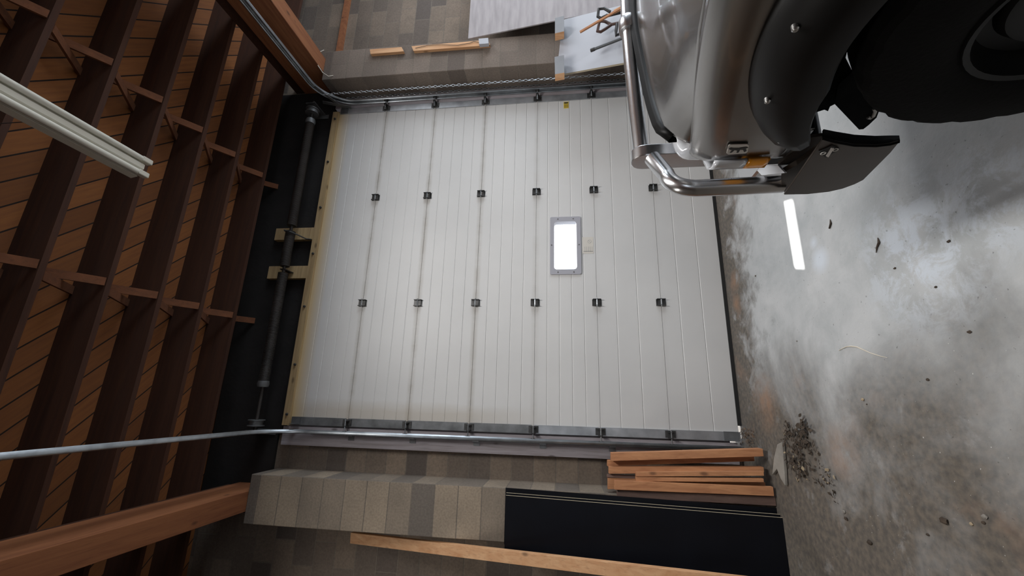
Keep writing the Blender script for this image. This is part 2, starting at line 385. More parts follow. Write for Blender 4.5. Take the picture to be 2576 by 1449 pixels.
# ---- beams
b = MB().box((-.77, -8.5, 4.36), (-.60, WY, 4.72))
tag(b.build('timber_beam', M['beam'], bevel=.004), 'heavy orange-brown timber beam resting on the left block pilaster', 'beam')
tag(MB().box((-.745, -8.5, 4.72), (-.625, WY, jz(-.7)-.004)).build('trim_5', M['joist']), 'packing timber on top of the left beam', None, None, 'structure')
tag(MB().box((3.95, -8.5, 4.36), (4.14, WY, 4.80)).build('timber_beam', M['beam'], bevel=.004), 'heavy red-brown timber beam resting on the right block pilaster', 'beam')
tag(MB().box((3.985, -8.5, 4.80), (4.105, WY, jz(4)-.004)).build('trim_6', M['joist']), 'packing timber on top of the right beam', None, None, 'structure')
tag(MB().box((4.26, WY-.045, 4.40), (6.2, WY, 4.47)).build('ledger_strip', M['beam']), 'narrow red-brown ledger strip fixed to the block wall right of the right pilaster', 'strip')

# ================================================================== GARAGE DOOR
DX0, DX1 = -.045, 3.655; SH = .6096
door = thing('door_1', 'white sectional garage door with black hinges and one small window', None, (1.8, 0, 0), None, 'structure')
WX0, WX1, WZ0, WZ1 = 1.530, 2.090, 1.400, 1.648
for i in range(7):
    z0 = i*SH+(.030 if i == 0 else .0015); z1 = (i+1)*SH-.0015
    if i == 6: z1 = 4.262
    # profile with V grooves on the inside face
    pr = [(0., z0)]
    gs = [SH*q/5 for q in range(1, 5)] if i > 1 else ([SH*.36, SH*.69] if i == 1 else [SH*.38, SH*.72])
    if i == 6: gs = [SH*q/5 for q in range(1, 5)]
    for gq in gs:
        zc = i*SH+gq; pr += [(0., zc-.006), (.004, zc-.001), (.004, zc+.001), (0., zc+.006)]
    pr += [(0., z1)]
    b = MB()
    def strip(xa, xb, za, zb):
        pts = [(0., za)]+[p for p in pr if za < p[1] < zb]+[(0., zb)]
        poly = [(xa, p[0], p[1]) for p in pts]+[(xa, .05, zb), (xa, .05, za)]
        b.prism(poly, (xb-xa, 0, 0))
    if i == 2:
        strip(DX0, WX0, z0, z1); strip(WX1, DX1, z0, z1); strip(WX0, WX1, z0, WZ0); strip(WX0, WX1, WZ1, z1)
    else: strip(DX0, DX1, z0, z1)
    b.build('door_section', M['door'], door)
# window: frame ring with rounded corners, pane
def rrect(x0, x1, z0, z1, r, n=5):
    o = []
    for cx, cz, a0 in ((x1-r, z1-r, 0), (x0+r, z1-r, 90), (x0+r, z0+r, 180), (x1-r, z0+r, 270)):
        for k in range(n+1):
            a = math.radians(a0+90*k/n); o.append((cx+r*math.cos(a), cz+r*math.sin(a)))
    return o
def ring(b, o, i_, ya, yb):
    n = len(o)
    b.add([(x, ya, z) for x, z in o]+[(x, ya, z) for x, z in i_]+[(x, yb, z) for x, z in o]+[(x, yb, z) for x, z in i_],
          [f for k in range(n) for f in ((k, (k+1) % n, n+(k+1) % n, n+k), (2*n+k, 3*n+k, 3*n+(k+1) % n, 2*n+(k+1) % n), (k, 2*n+k, 2*n+(k+1) % n, (k+1) % n), (n+k, n+(k+1) % n, 3*n+(k+1) % n, 3*n+k))])
b = MB()
ring(b, rrect(1.492, 2.125, 1.365, 1.680, .015), rrect(1.545, 2.072, 1.408, 1.640, .03), -.014, -.001)
ring(b, rrect(1.532, 2.088, 1.402, 1.646, .03), rrect(1.545, 2.072, 1.408, 1.640, .03), -.001, .051)
ring(b, rrect(1.492, 2.125, 1.365, 1.680, .015), rrect(1.545, 2.072, 1.408, 1.640, .03), .051, .066)
wf = b.build('window_frame', M['frame'], door, smooth=30)
MB().prism([(x, .028, z) for x, z in rrect(1.540, 2.078, 1.404, 1.644, .03)], (0, .003, 0)).build('window_pane', M['glass'], wf)
for x, z in ((1.81, 1.665), (1.81, 1.385), (1.515, 1.60), (1.515, 1.44), (2.10, 1.60), (2.10, 1.44)):
    MB().lathe([(-.018, .0005), (-.018, .006), (-.013, .007)], (x, 0, z), 'Y', 10).build('screw', M['bolt'], wf)
# hinges
ZJ = [SH*k for k in range(6, 0, -1)]
def hinge(x, z):
    b = MB(); w_ = .034
    b.box((x-w_, -.004, z+.010), (x+w_, -.0005, z+.045)); b.box((x-w_, -.004, z-.045), (x+w_, -.0005, z-.010))
    b.box((x-w_, -.034, z-.040), (x-w_+.006, -.004, z+.040)); b.box((x+w_-.006, -.034, z-.040), (x+w_, -.004, z+.040))
    b.box((x-w_, -.014, z+.012), (x+w_, -.008, z+.034)); b.box((x-w_, -.014, z-.034), (x+w_, -.008, z-.012))
    o = b.build('hinge', M['hinge'], door)
    MB().tube([(x-w_-.006, -.026, z), (x+w_+.006, -.026, z)], .007, 8).build('hinge_pin', M['galv'], o)
for z in ZJ:
    for x in (1.199, 2.427): hinge(x, z)
def end_hinge(x, z, s_):
    b = MB()
    b.box((x-.03, -.020, z-.045), (x+.03, -.013, z+.045))
    b.prism([(x+s_*.035, -.013, z-.022), (x+s_*.035, -.075, z-.012), (x+s_*.035, -.075, z+.012), (x+s_*.035, -.013, z+.022)], (-s_*.006, 0, 0))
    b.prism([(x-s_*.012, -.013, z-.03), (x-s_*.012, -.055, z-.010), (x-s_*.012, -.055, z+.010), (x-s_*.012, -.013, z+.03)], (-s_*.006, 0, 0))
    o = b.build('end_hinge', M['hinge'], door)
    MB().tube([(x-s_*.03, -.05, z), (x+s_*.085, -.05, z)], .006, 8).build('roller_stem', M['galv'], o)
    MB().lathe([(-.010, .002), (-.010, .022), (.010, .022), (.010, .002)], (x+s_*.09, -.05, z), 'X', 16).build('roller', M['hinge'], o)
for z in ZJ: end_hinge(3.615, z, 1); end_hinge(-.005, z, -1)
for x, s_ in ((3.615, 1), (-.005, -1)):
    for i in range(7):
        MB().box((x-.038, -.012, i*SH+.02), (x+.038, -.0006, min((i+1)*SH-.006, 4.25))).build('end_stile', M['strip'] if s_ > 0 or i < 3 else M['galvdull'], door)
    b = MB().box((x-.035, -.02, 4.15), (x+.035, -.012, 4.24)).prism([(x+s_*.03, -.02, 4.16), (x+s_*.03, -.10, 4.18), (x+s_*.03, -.10, 4.21), (x+s_*.03, -.02, 4.23)], (-s_*.006, 0, 0))
    b.build('top_bracket', M['galvdull'], door)
    b = MB().box((x-.04, -.02, .04), (x+.04, -.0125, .16)); b.box((x-.035, -.06, .05), (x-.028, -.02, .13))
    b.build('bottom_bracket', M['galvdull'], door)
MB().box((.085, -.008, .002), (2.355, .045, .032)).box((2.385, -.008, .002), (DX1, .045, .032)).build('bottom_seal', M['rubber'], door)
# stickers
b = MB().box((3.475, -.0022, 1.475), (3.562, -.0006, 1.53)).build('warning_label', M['yellow'], door)
bb = MB()
for q in range(4): bb.box((3.482, -.0028, 1.480+q*.012), (3.53, -.0022, 1.485+q*.012))
bb.box((3.538, -.0028, 1.480), (3.556, -.0022, 1.525)); bb.build('label_print', M['ink'], b)
lb = MB().box((1.715, -.0022, 1.238), (1.895, -.0006, 1.350)).build('faded_notice', M['label'], door, label='faded beige sticker with a circle and slash')
bb = MB(); cx, cz = 1.845, 1.276
for k in range(24):
    a0, a1 = 2*PI*k/24, 2*PI*(k+1)/24
    bb.add([(cx+.020*math.cos(a0), -.0026, cz+.020*math.sin(a0)), (cx+.020*math.cos(a1), -.0026, cz+.020*math.sin(a1)), (cx+.016*math.cos(a1), -.0026, cz+.016*math.sin(a1)), (cx+.016*math.cos(a0), -.0026, cz+.016*math.sin(a0))], [(0, 1, 2, 3)])
bb.bar((cx-.012, -.0026, cz-.012), (cx+.012, -.0026, cz+.012), .004, .0006)
for q in range(5): bb.box((1.73, -.0030, 1.25+q*.018), (1.79, -.0024, 1.254+q*.018))
bb.box((1.735, -.003, 1.245), (1.742, -.0024, 1.34)); bb.build('label_print', M['labelink'], lb)

# jambs and tracks
tag(MB().box((-.235, -.002, .05), (-.06, WY-.001, 4.33)).box((-.14, .053, .09), (.0, .25, 4.33)).build('trim_7', M['jamb_v']), 'left timber door jamb', None, None, 'structure')
tag(MB().box((3.665, -.002, 0), (3.80, WY-.001, 4.33)).box((3.61, .053, .0), (3.76, .25, 4.33)).build('trim_8', M['jamb_v']), 'right timber door jamb', None, None, 'structure')
hd = thing('header_board', 'yellowish timber board bolted along the top edge of the white garage door', 'board', (1.8, 0, 4.26))
MB().box((-.05, -.030, 4.262), (3.60, .04, 4.334)).build('board', M['jamb'], hd)
for u, v in ((850, 299), (830, 407), (811, 522), (792, 638), (769, 771), (747, 917), (727, 1042)):
    p = on(u, v, 'Y', -.03)
    MB().lathe([(-.045, .0005), (-.045, .009), (-.040, .013), (-.030, .014)], (p.x, 0, 4.295), 'Y', 12).build('bolt', M['ink'], hd)
for x, nm_ in ((2.00, 'upright timber pad above the garage door, nearer the truck'), (1.545, 'upright timber pad above the garage door, nearer the left wall')):
    tag(MB().box((x-.072, -.028, 4.336), (x+.072, WY-.031, 4.80)).build('spring_pad', M['jamb'], bevel=.003), nm_, 'timber pad', 'timber pads carrying the door spring')
def track(x, s_, label):
    t = thing('door_track', label, 'door track', (x, -.05, 0))
    R_ = .38; zt = 4.42
    path = [(-.05, .03), (-.05, zt-R_)]
    for k in range(1, 13):
        a = PI/2*k/12; path.append((-.05-R_*(1-math.cos(a)), zt-R_+R_*math.sin(a)))
    path.append((-6.0, zt+.02))
    # cross-section: offsets (side, normal) around roller centre line
    sec = [(-.010, -.028), (.018, -.028), (.022, -.020), (.022, .020), (.018, .028), (-.010, .028)]
    rows = []
    for i, (y, z) in enumerate(path):
        a = path[max(i-1, 0)]; c = path[min(i+1, len(path)-1)]
        dy, dz = c[0]-a[0], c[1]-a[1]; L = math.hypot(dy, dz); ny, nz = dz/L, -dy/L
        rows.append([(x+s_*q, y-ny*h, z-nz*h) for q, h in sec])
    MB().grid(rows).build('rail', M['galv'], t, solid=.0035, smooth=25)
    b = MB().box((x+s_*.026, -.05, .05), (x+s_*.030, .0, 4.0)); b.build('wall_angle', M['galvdull'], t)
    for z in [.5+.62*k for k in range(6)]:
        MB().box((x+s_*.024, -.06, z-.03), (x+s_*.034, -.003, z+.03)).box((x+s_*.024, -.008, z-.03), (x+s_*.075, -.003, z+.03)).build('track_bracket', M['galvdull'], t)
    MB().box((x+s_*.026, -6.0, zt+.02), (x+s_*.030, -.55, zt+.07)).build('top_angle', M['galvdull'], t)
    return t
track(3.705, 1, 'galvanised curved steel door track on the truck side of the garage door')
track(-.095, -1, 'galvanised curved steel door track at the left side of the garage door')
# torsion spring assembly
sp = thing('torsion_spring_assembly', 'dark torsion spring shaft running above the garage door', 'door spring', (1.8, -.15, 4.52))
SY, SZ = -.15, 4.52
MB().tube([(-.10, SY, SZ), (3.66, SY, SZ)], .016, 12).build('shaft', M['spring'], sp, smooth=40)
for xa, xb in ((.36, 1.50), (1.57, 1.98), (2.04, 3.36)):
    pr = []; n = int((xb-xa)/.012)
    for k in range(n): pr += [(xa+k*.012, .046), (xa+k*.012+.006, .051)]
    MB().lathe([(xa, .017)]+pr+[(xb, .017)], (0, SY, SZ), 'X', 24).build('spring', M['spring'], sp)
for x in (.34, 3.38):
    MB().lathe([(x-.03, .017), (x-.03, .05), (x, .056), (x+.03, .05), (x+.03, .017)], (0, SY, SZ), 'X', 20).build('winding_cone', M['galvdull'], sp, smooth=30)
for x in (-.03, 3.52):
    pr = [(-.03, .018), (-.03, .075), (-.022, .075), (-.018, .060), (.018, .060), (.022, .075), (.03, .075), (.03, .018)]
    MB().lathe([(x+a, r) for a, r in pr], (0, SY, SZ), 'X', 28).build('cable_drum', M['galvdull'], sp, smooth=30)
for x in (-.10, 3.60):
    b = MB().box((x-.004, SY-.06, SZ-.06), (x+.004, WY-.035, SZ+.06)); b.box((x-.05, WY-.042, SZ-.10), (x+.004, WY-.036, SZ+.10)); b.build('bearing_plate', M['galvdull'], sp)
MB().box((1.53, SY-.025, SZ-.03), (1.54, -.03, SZ+.03)).build('centre_bracket', M['spring'], sp)
# end brace right
br = thing('track_brace', 'short grey steel brace between the curved track and the door corner', 'brace', (3.66, -.2, 4.3))
MB().bar((3.655, -.40, 4.36), (3.645, -.06, 4.22), .035, .005, up=(1, 0, 0)).bar((3.64, -.04, 4.10), (3.64, -.16, 4.40), .05, .005, up=(1, 0, 0)).build('brace_bar', M['galvdull'], br)
tag(MB().tube([(1.985, -.098, 4.545), (1.98, -.16, 4.585), (1.965, -.215, 4.55), (1.95, -.21, 4.49), (1.94, -.13, 4.44), (1.93, -.04, 4.40), (1.925, -.034, 4.345)], .007, 8).build('rag_tie', M['shaft'], smooth=40), 'grey cloth tie wrapped around the dark spring shaft above the door', 'tie')
# hoist chains
def chain(x, y, z0, z1, label, pitch=.034):
    b = MB(); n = int((z1-z0)/pitch)
    for k in range(n):
        z = z0+k*pitch; a = PI/2*(k % 2)+.5; r = .011; L = pitch*.62
        pts = []
        for q in range(13):
            t = 2*PI*q/12; pts.append((x+math.cos(a)*r*math.cos(t), y+math.sin(a)*r*math.cos(t), z+L*math.sin(t)+(.0)))
        b.tube(pts, .0028, 5, cap=False)
    o = b.build('hoist_chain', M['galv'], smooth=40); tag(o, label, 'chain', 'hoist chains beside the door'); return o
chain(3.625, -.30, .75, 4.35, 'bright steel hoist chain hanging free between right pilaster and track')
chain(3.765, -.06, .75, 4.2, 'steel hoist chain hanging close against the right door track')

# ================================================================== CEILING LIGHT
fx = thing('strip_light', 'long unlit cream strip light hanging under the roof joists', 'light', (1.73, -3.0, 4.4))
Y0, Y1 = -1.85, -4.28
def xsec(pts): return MB().prism([(1.725+a, Y0, 4.40+h) for a, h in pts], (0, Y1-Y0, 0))
xsec([(-.062, .075), (.062, .075), (.062, .035), (.026, .012), (.016, -.004), (-.016, -.004), (-.026, .012), (-.062, .035)]).build('channel', M['fixture'], fx, smooth=30)
xsec([(-.080, .078), (-.076, .078), (-.066, .03), (-.070, .03)]).build('reflector', M['fixture'], fx)
xsec([(.080, .078), (.076, .078), (.066, .03), (.070, .03)]).build('reflector', M['fixture'], fx)
for a in (-.050, .050):
    MB().tube([(1.725+a, Y0-.03, 4.400), (1.725+a, Y1+.03, 4.400)], .019, 16).build('lamp_tube', M['tube'], fx, smooth=40)
    MB().box((1.725+a-.018, Y0-.035, 4.38), (1.725+a+.018, Y0+.035, 4.425)).build('lamp_holder', M['fixture'], fx, bevel=.006)
for y in (-2.35, -3.9):
    MB().tube([(1.725, y, 4.47), (1.725, y, jz(1.7)+.02)], .003, 6).build('hanger_rod', M['galvdull'], fx)

# ================================================================== RIGHT WALL ITEMS
def face_bar(pts, y, dy, m, name, parent=None, bevel=.002):
    return MB().prism([on(u, v, 'Y', y) for u, v in pts], (0, dy, 0)).build(name, m, parent, bevel=bevel)
tag(face_bar([(930, 124), (1010, 118), (1016, 129), (932, 136)], -.34, .038, M['pine'], 'nailing_strip'), 'short pale timber strip fixed high on the right block pilaster', 'timber strip')
ls = thing('cable_board', 'longer pale timber strip with a cable and outlet box on the right pilaster', 'timber strip', on(1130, 114, 'Y', -.3))
face_bar([(1035, 116), (1228, 100), (1233, 113), (1040, 128)], -.34, .038, M['pine'], 'board', ls)
face_bar([(1204, 97), (1228, 95), (1229, 109), (1205, 111)], -.385, .045, M['white'], 'outlet_box', ls)
MB().tube([on(u, v, 'Y', -.346) for u, v in ((1045, 121), (1075, 114), (1110, 112), (1150, 114), (1183, 108), (1192, 104), (1210, 107))], .0028, 6).build('cable', M['ink'], ls)
tag(MB().tube([on(815, 126, 'Y', -.33), on(802, 132, 'Y', -.36), on(797, 146, 'Y', -.38), on(800, 165, 'Y', -.40), on(812, 183, 'Y', -.36), on(826, 192, 'Y', -.33), on(838, 190, 'Y', -.30)], .005, 8).build('loose_cable', M['wire'], smooth=40), 'cream cable looping down at the top of the right pilaster', 'cable')
# large primed sheet
tag(MB().prism([(4.262, -.30, 2.62), (6.4, -.30, 2.62), (6.4, -.62, .0), (4.30, -.62, .0)], (0, .014, .002)).build('wall_sheet', M['sheet']), 'large pale grey-mauve sheet leaning against the wall behind the white board', 'sheet')
# white board with blocks
wb = thing('white_panel', 'white laminate panel with two timber blocks at its top, leaning behind the tools', 'panel', (3.9, -.5, 0))
A_ = on(1415, 50, 'Y', -.46); B_ = on(1400, 189, 'Y', -.44); C_ = on(1585, 155, 'Y', -.66); D_ = on(1585, 8, 'Y', -.66)
C2 = B_+(C_-B_)*1.9; D2 = A_+(D_-A_)*1.9
C2.z = max(C2.z, .02); D2.z = max(D2.z, .02)
nv = (B_-A_).cross(D_-A_).normalized(); nv = nv if nv.y > 0 else -nv
MB().prism([A_, B_, C2, D2], nv*.022).build('board', M['white'], wb)
MB().prism([B_+Vector((-.001, 0, 0)), C2+Vector((-.001, 0, 0)), C2+nv*.022+Vector((-.001, 0, 0)), B_+nv*.022+Vector((-.001, 0, 0))], (-.001, 0, 0)).build('edge_band', M['pale'], wb)
for (u0, v0), (u1, v1) in (((1396, 45), (1396, 84)), ((1395, 143), (1396, 187))):
    p, q = on(u0, v0, 'Y', -.56), on(u1, v1, 'Y', -.56)
    dn = (D_-A_).normalized()
    b = MB().prism([p, q, q+dn*.10, p+dn*.10], (0, .09, 0)); o = b.build('block', M['blockgrey'], wb, bevel=.002)
    MB().prism([q+Vector((-.001, 0, 0)), q+dn*.10+Vector((-.001, 0, 0)), q+dn*.10+Vector((-.001, .09, 0)), q+Vector((-.001, .09, 0))], (-.002, 0, 0)).build('end_grain', M['pine'], o)
# tools leaning in front of the panel
TY = -.69
def tl(pts, y=TY): return [on(u, v, 'Y', y) for u, v in pts]
def ext(p, q, z): d = (Vector(q)-Vector(p)); t = (z-p[2])/d.z; return Vector(p)+d*t
tag(MB().bar(on(1459, 81, 'Y', TY-.02), ext(on(1459, 81, 'Y', TY-.02), on(1560, 22, 'Y', TY-.15), .03), .022, .016).build('timber_lath', M['lumber'], bevel=.002), 'thin orange timber lath leaning in front of the white panel', 'lath')
p, q = on(1545, 30, 'Y', -.74), on(1595, 3, 'Y', -.80)
tag(MB().bar(p, ext(p, q, .03), .035, .018).build('timber_lath', M['pine']), 'wider pale timber lath beside the thin lath by the white panel', 'lath')
sh = thing('tool_shaft', 'plain grey tool shaft leaning lowest in front of the white panel', 'tool', (3.4, TY, 0))
p, q = on(1489, 126, 'Y', TY), on(1568, 95, 'Y', TY-.13); e_ = ext(p, q, .05)
MB().tube([p, e_], .014, 12).build('shaft', M['shaft'], sh, smooth=40); MB().tube([p-(e_-p).normalized()*.012, p+(e_-p).normalized()*.03], .017, 12).build('end_cap', M['tool'], sh)
def dgrip(pts, stem, y, m, label):
    t = thing('garden_tool', label, 'tool', (3.5, y, 0))
    P = tl(pts, y); MB().tube(P, .015, 10).build('grip', m, t, smooth=50)
    S = [on(*stem[0], 'Y', y), on(*stem[1], 'Y', y-.05)]; MB().tube([S[0], ext(S[0], S[1], .25)], .014, 10).build('shaft', m, t, smooth=40)
    e = ext(S[0], S[1], .25); d = (S[1]-S[0]).normalized(); sd = Vector((1, 0, 0))
    MB().prism([e+sd*.03, e-sd*.03, e-sd*.11+d*.04, e-sd*.11+d*.20, e+d*.25, e+sd*.11+d*.20, e+sd*.11+d*.04], (0, .004, 0)).build('blade', M['darksteel'], t)
dgrip([(1535, 30), (1520, 21), (1506, 23), (1504, 42), (1512, 46), (1528, 38)], [(1528, 40), (1600, 22)], TY-.02, M['tool'], 'black D-handled tool standing topmost by the white panel')
dgrip([(1538, 62), (1522, 54), (1508, 54), (1503, 79), (1511, 80), (1524, 72), (1538, 62)], [(1536, 62), (1590, 51)], TY, M['toolbrown'], 'brown D-handled tool standing in the middle by the white panel')
dgrip([(1552, 60), (1550, 78), (1550, 89), (1562, 84), (1572, 74), (1582, 60)], [(1574, 70), (1610, 58)], TY-.03, M['tool'], 'dark tool with short hooked grip next to the chrome bar end')
tag(MB().prism(tl([(1575, 13), (1596, 12), (1597, 48), (1577, 48)], -.655), (0, .03, 0)).build('small_box', M['toolbrown']), 'small brown box beside the tools at the white panel', 'box')

# ================================================================== LEFT SIDE: TIMBER PILE
YT, YB = -.33, -.47
def plank(a, b_, wpx, dpt, m, label, dy=0., name='timber_board'):
    """a=(u,v0,v1) top end, b_=(u,v0,v1) bottom end"""
    T0, T1 = on(a[0], a[1], 'Y', YT+dy), on(a[0], a[2], 'Y', YT+dy)
    B0, B1 = on(b_[0], b_[1], 'Y', YB+dy), on(b_[0], b_[2], 'Y', YB+dy)
    for p in (B0, B1): p.z = max(p.z, .003)
    m_ = min(B0.z, B1.z); B0.z = B1.z = m_
    o = MB().prism([T0, T1, B1, B0], (0, dpt, 0)).build(name, m, bevel=.002)
    return tag(o, label, 'timber board', 'timber offcuts standing left of the door')
plank((1538, 1140, 1160), (1919, 1129, 1148), 0, .085, M['lumber'], 'light orange timber board standing nearest the door track, topmost of the pile')
plank((1528, 1158, 1173), (1897, 1147, 1160), 0, .05, M['lumber'], 'timber board half hidden directly under the topmost board of the pile', dy=.09)
plank((1532, 1174, 1192), (1921, 1175, 1188), 0, .06, M['lumber'], 'timber board standing third from the door track in the pile', dy=.02)
plank((1600, 1187, 1199), (1921, 1186, 1197), 0, .05, M['lumber'], 'shorter timber board in the middle of the pile, upper of the two short ones', dy=-.035)
plank((1600, 1200, 1211), (1921, 1204, 1213), 0, .05, M['lumber'], 'shorter timber board in the middle of the pile, lower of the two short ones', dy=-.035)
plank((1527, 1193, 1201), (1920, 1214, 1221), 0, .03, M['lumber2'], 'thin dark timber strip behind the two short boards of the pile', dy=.06)
plank((1529, 1203, 1231), (1925, 1214, 1226), 0, .04, M['lumber'], 'wide timber board tucked behind the bright square-edged one', dy=.045)
plank((1546, 1209, 1232), (1945, 1225, 1248), 0, .04, M['lumber'], 'bright orange square-edged timber board leaning across front of the pile', dy=-.04)
plank((1553, 1233, 1251), (1957, 1250, 1273), 0, .05, M['lumber2'], 'greyish weathered timber board nearest the black panels', dy=-.01)
# black panels
def panel(x0, x1, yt, yb, zt, label, edge=True, th=.012):
    t = thing('black_panel', label, 'panel', ((x0+x1)/2, yb, 0), 'black laminate panels standing against the pilaster')
    MB().prism([(x0+.012, yt, zt), (x1+.012, yt, zt), (x1, yb, .0), (x0, yb, .0)], (0, th, 0)).build('sheet', M['black'], t)
    if edge: MB().prism([(x1+.012, yt, zt), (x1+.0145, yt, zt), (x1+.0025, yb, 0), (x1, yb, 0)], (0, th*.6, 0)).build('edge_band', M['pale'], t)
panel(-.905, -.512, -.385, -.545, 2.02, 'front black panel with a pale edge standing beside the timber pile')
panel(-.89, -.498, -.362, -.515, 2.02, 'second black panel with a pale edge, just behind the front one')
panel(-.88, -.465, -.338, -.47, 2.03, 'rearmost black panel touching the left block pilaster', edge=False)
panel(-1.9, -.92, -.12, -.40, 1.05, 'low wide black panel in the dark corner beyond the long leaning board', edge=False)
# long leaning board
tp = on(885, 1352, 'Y', .02); bt = on(2100, 1497, 'Z', .0); bt.z = .04
d = (bt-tp).normalized()
tag(MB().bar(tp, bt, .088, .038, up=(0, 1, 0)).build('long_board', M['pine'], bevel=.003), 'long pale knotty timber board leaning high against the left block wall', 'timber board')

# ================================================================== FLOOR LITTER
def lump(name, c, r, m, label, cat, group=None, sq=(1, 1, .5)):
    bm = bmesh.new(); bmesh.ops.create_icosphere(bm, subdivisions=2, radius=r)
    for v in bm.verts:
        k = 1+random.uniform(-.25, .25); v.co = Vector((v.co.x*sq[0]*k, v.co.y*sq[1]*k, v.co.z*sq[2]*k))
    zm = min(v.co.z for v in bm.verts)
    for v in bm.verts: v.co += Vector((c[0], c[1], -zm))
    me = bpy.data.meshes.new(name); bm.to_mesh(me); bm.free(); me.materials.append(m)
    o = bpy.data.objects.new(name, me); COL.objects.link(o); tag(o, label, cat, group); return o
b = MB()
def leafbits(b, cnt, pts, spread, s0, s1):
    for _ in range(cnt):
        u, v = random.choice(pts); p = on(u+random.gauss(0, spread), v+random.gauss(0, spread*1.6), 'Z', random.uniform(.004, .03))
        s = random.uniform(s0, s1); a = random.uniform(0, PI); tl_ = random.uniform(-.7, .7)
        dx = Vector((math.cos(a), math.sin(a), tl_*.5))*s; dy = Vector((-math.sin(a), math.cos(a), random.uniform(-.6, .6)))*s*random.uniform(.3, .7)
        q = [p-dx, p-dx*.3+dy, p+dx*.5+dy*.8, p+dx, p+dx*.3-dy, p-dx*.5-dy*.7]
        zz = min(t.z for t in q)
        if zz < .002:
            for t in q: t.z += .002-zz
        b.prism(q, (0, 0, .0015+s*.08))
leafbits(b, 170, [(1978, 1085), (1995, 1100), (2012, 1085), (2000, 1130), (2010, 1150), (2020, 1110), (2016, 1180), (1990, 1160), (2022, 1075)], 9, .008, .022)
leafbits(b, 40, [(2040, 1130), (2060, 1160), (2070, 1190), (2080, 1215), (2095, 1240), (2055, 1200)], 8, .006, .014)
tag(b.build('leaf_litter', M['leaf']), 'heap of dark dead leaves and twigs on the floor by the door corner', 'leaf litter', None, 'stuff')
b = MB(); leafbits(b, 26, [(1995, 1140), (2005, 1170), (1975, 1100), (2015, 1190), (2085, 1195)], 10, .007, .016)
tag(b.build('leaf_litter', M['leafpale']), 'pale dry leaf scraps mixed into the dark heap', 'leaf litter', None, 'stuff')
pts = [(1963, 1118), (1975, 1112), (1980, 1170), (1983, 1222), (1972, 1205), (1962, 1180), (1950, 1195), (1955, 1150)]
P = [on(u, v, 'Z', .004) for u, v in pts]
top = [p+Vector((0, 0, .022)) for p in P]
tag(MB().prism(P[:], (0, 0, .022)).build('stone_flake', M['stone'], bevel=.004), 'flat grey-brown flake of stone lying beside the leaf heap', 'stone')
b = MB()
leafbits(b, 60, [(1868, 1085), (1880, 1100), (1888, 1108), (1875, 1095)], 6, .006, .014)
tag(b.build('dirt_clump', M['dirt']), 'small reddish clump of dirt at the foot of the left track', 'dirt', None, 'stuff')
LP = [((2388, 607), .010, 'leaf', 'dark leaf scrap on the whitish floor stain'), ((2190, 1365), .022, 'leaf', 'dark brown leaf curled on the floor nearest the black panels'), ((2378, 1310), .024, 'leaf', 'dark leaf lying between two pale scraps at lower right'),
 ((2125, 1288), .016, 'stone', 'pale pebble lowest in the line of crumbs from the leaf heap'), ((2130, 1305), .018, 'leaf', 'dark crumb touching the lowest pale pebble'), ((2335, 955), .010, 'leaf', 'small black crumb below the straw, right of the brown dirt'),
 ((2172, 1005), .013, 'leafpale', 'pale flat chip right of the orange dirt patch'), ((2181, 1017), .006, 'leaf', 'tiny black crumb beside the pale flat chip'), ((2440, 835), .011, 'leaf', 'dark bug-like crumb on the blue-grey floor'),
 ((2355, 722), .008, 'leaf', 'tiny dark crumb below the whitish stain'), ((2252, 675), .009, 'leaf', 'small dark twig scrap right of the sun patch'), ((1901, 694), .010, 'leaf', 'crumb of dirt near the bottom of the door'),
 ((2480, 1300), .014, 'stone', 'grey pebble right of the dark leaf pair'), ((2475, 1315), .010, 'leaf', 'dark crumb under the grey pebble'), ((2335, 1345), .010, 'leaf', 'dark crumb left of the lying dark leaf'), ((2005, 858), .008, 'stone', 'tiny pebble above the brown dirt band'),
 ((2022, 1060), .012, 'stone', 'dark pebble above the leaf heap'), ((2445, 1318), .011, 'leafpale', 'pale sliver in the lower right of floor')]
for (u, v), r, m, lab in LP:
    p = on(u, v, 'Z', 0); lump('floor_crumb', (p.x, p.y), r*.55, M[m], lab, 'floor crumb', 'crumbs scattered on the concrete floor', (1, 1.5, .45))
for pts, lab in ((((2208, 598), (2211, 610), (2206, 622), (2204, 636)), 'dark curled strip on the floor right of the sun patch'), (((2088, 552), (2090, 562), (2086, 575)), 'short dark curled sliver by the pale chipped patch')):
    b = MB().tube([on(u, v, 'Z', .005) for u, v in pts], [.0015, .006, .004, .0015][:len(pts)], 6)
    tag(b.build('curled_strip', M['leaf'], smooth=40), lab, 'scrap')
tag(MB().tube([on(u, v, 'Z', .004) for u, v in ((2110, 882), (2120, 876), (2130, 872), (2142, 871), (2156, 873), (2172, 880), (2190, 888), (2212, 895), (2232, 900))], [.0015, .002, .0025, .003, .0028, .0025, .002, .0018, .001], 6).build('straw', M['straw'], smooth=40), 'pale curved straw stalk lying alone on the grey floor', 'straw')

# ================================================================== PICKUP TRUCK
tk = thing('pickup_truck', 'dark grey pickup truck with brushed tube guard, its nose facing the garage door', 'truck', (2.15, -3.6, 0))
XC = 2.15
WYC, WZC, WR = -3.25, .42, .42
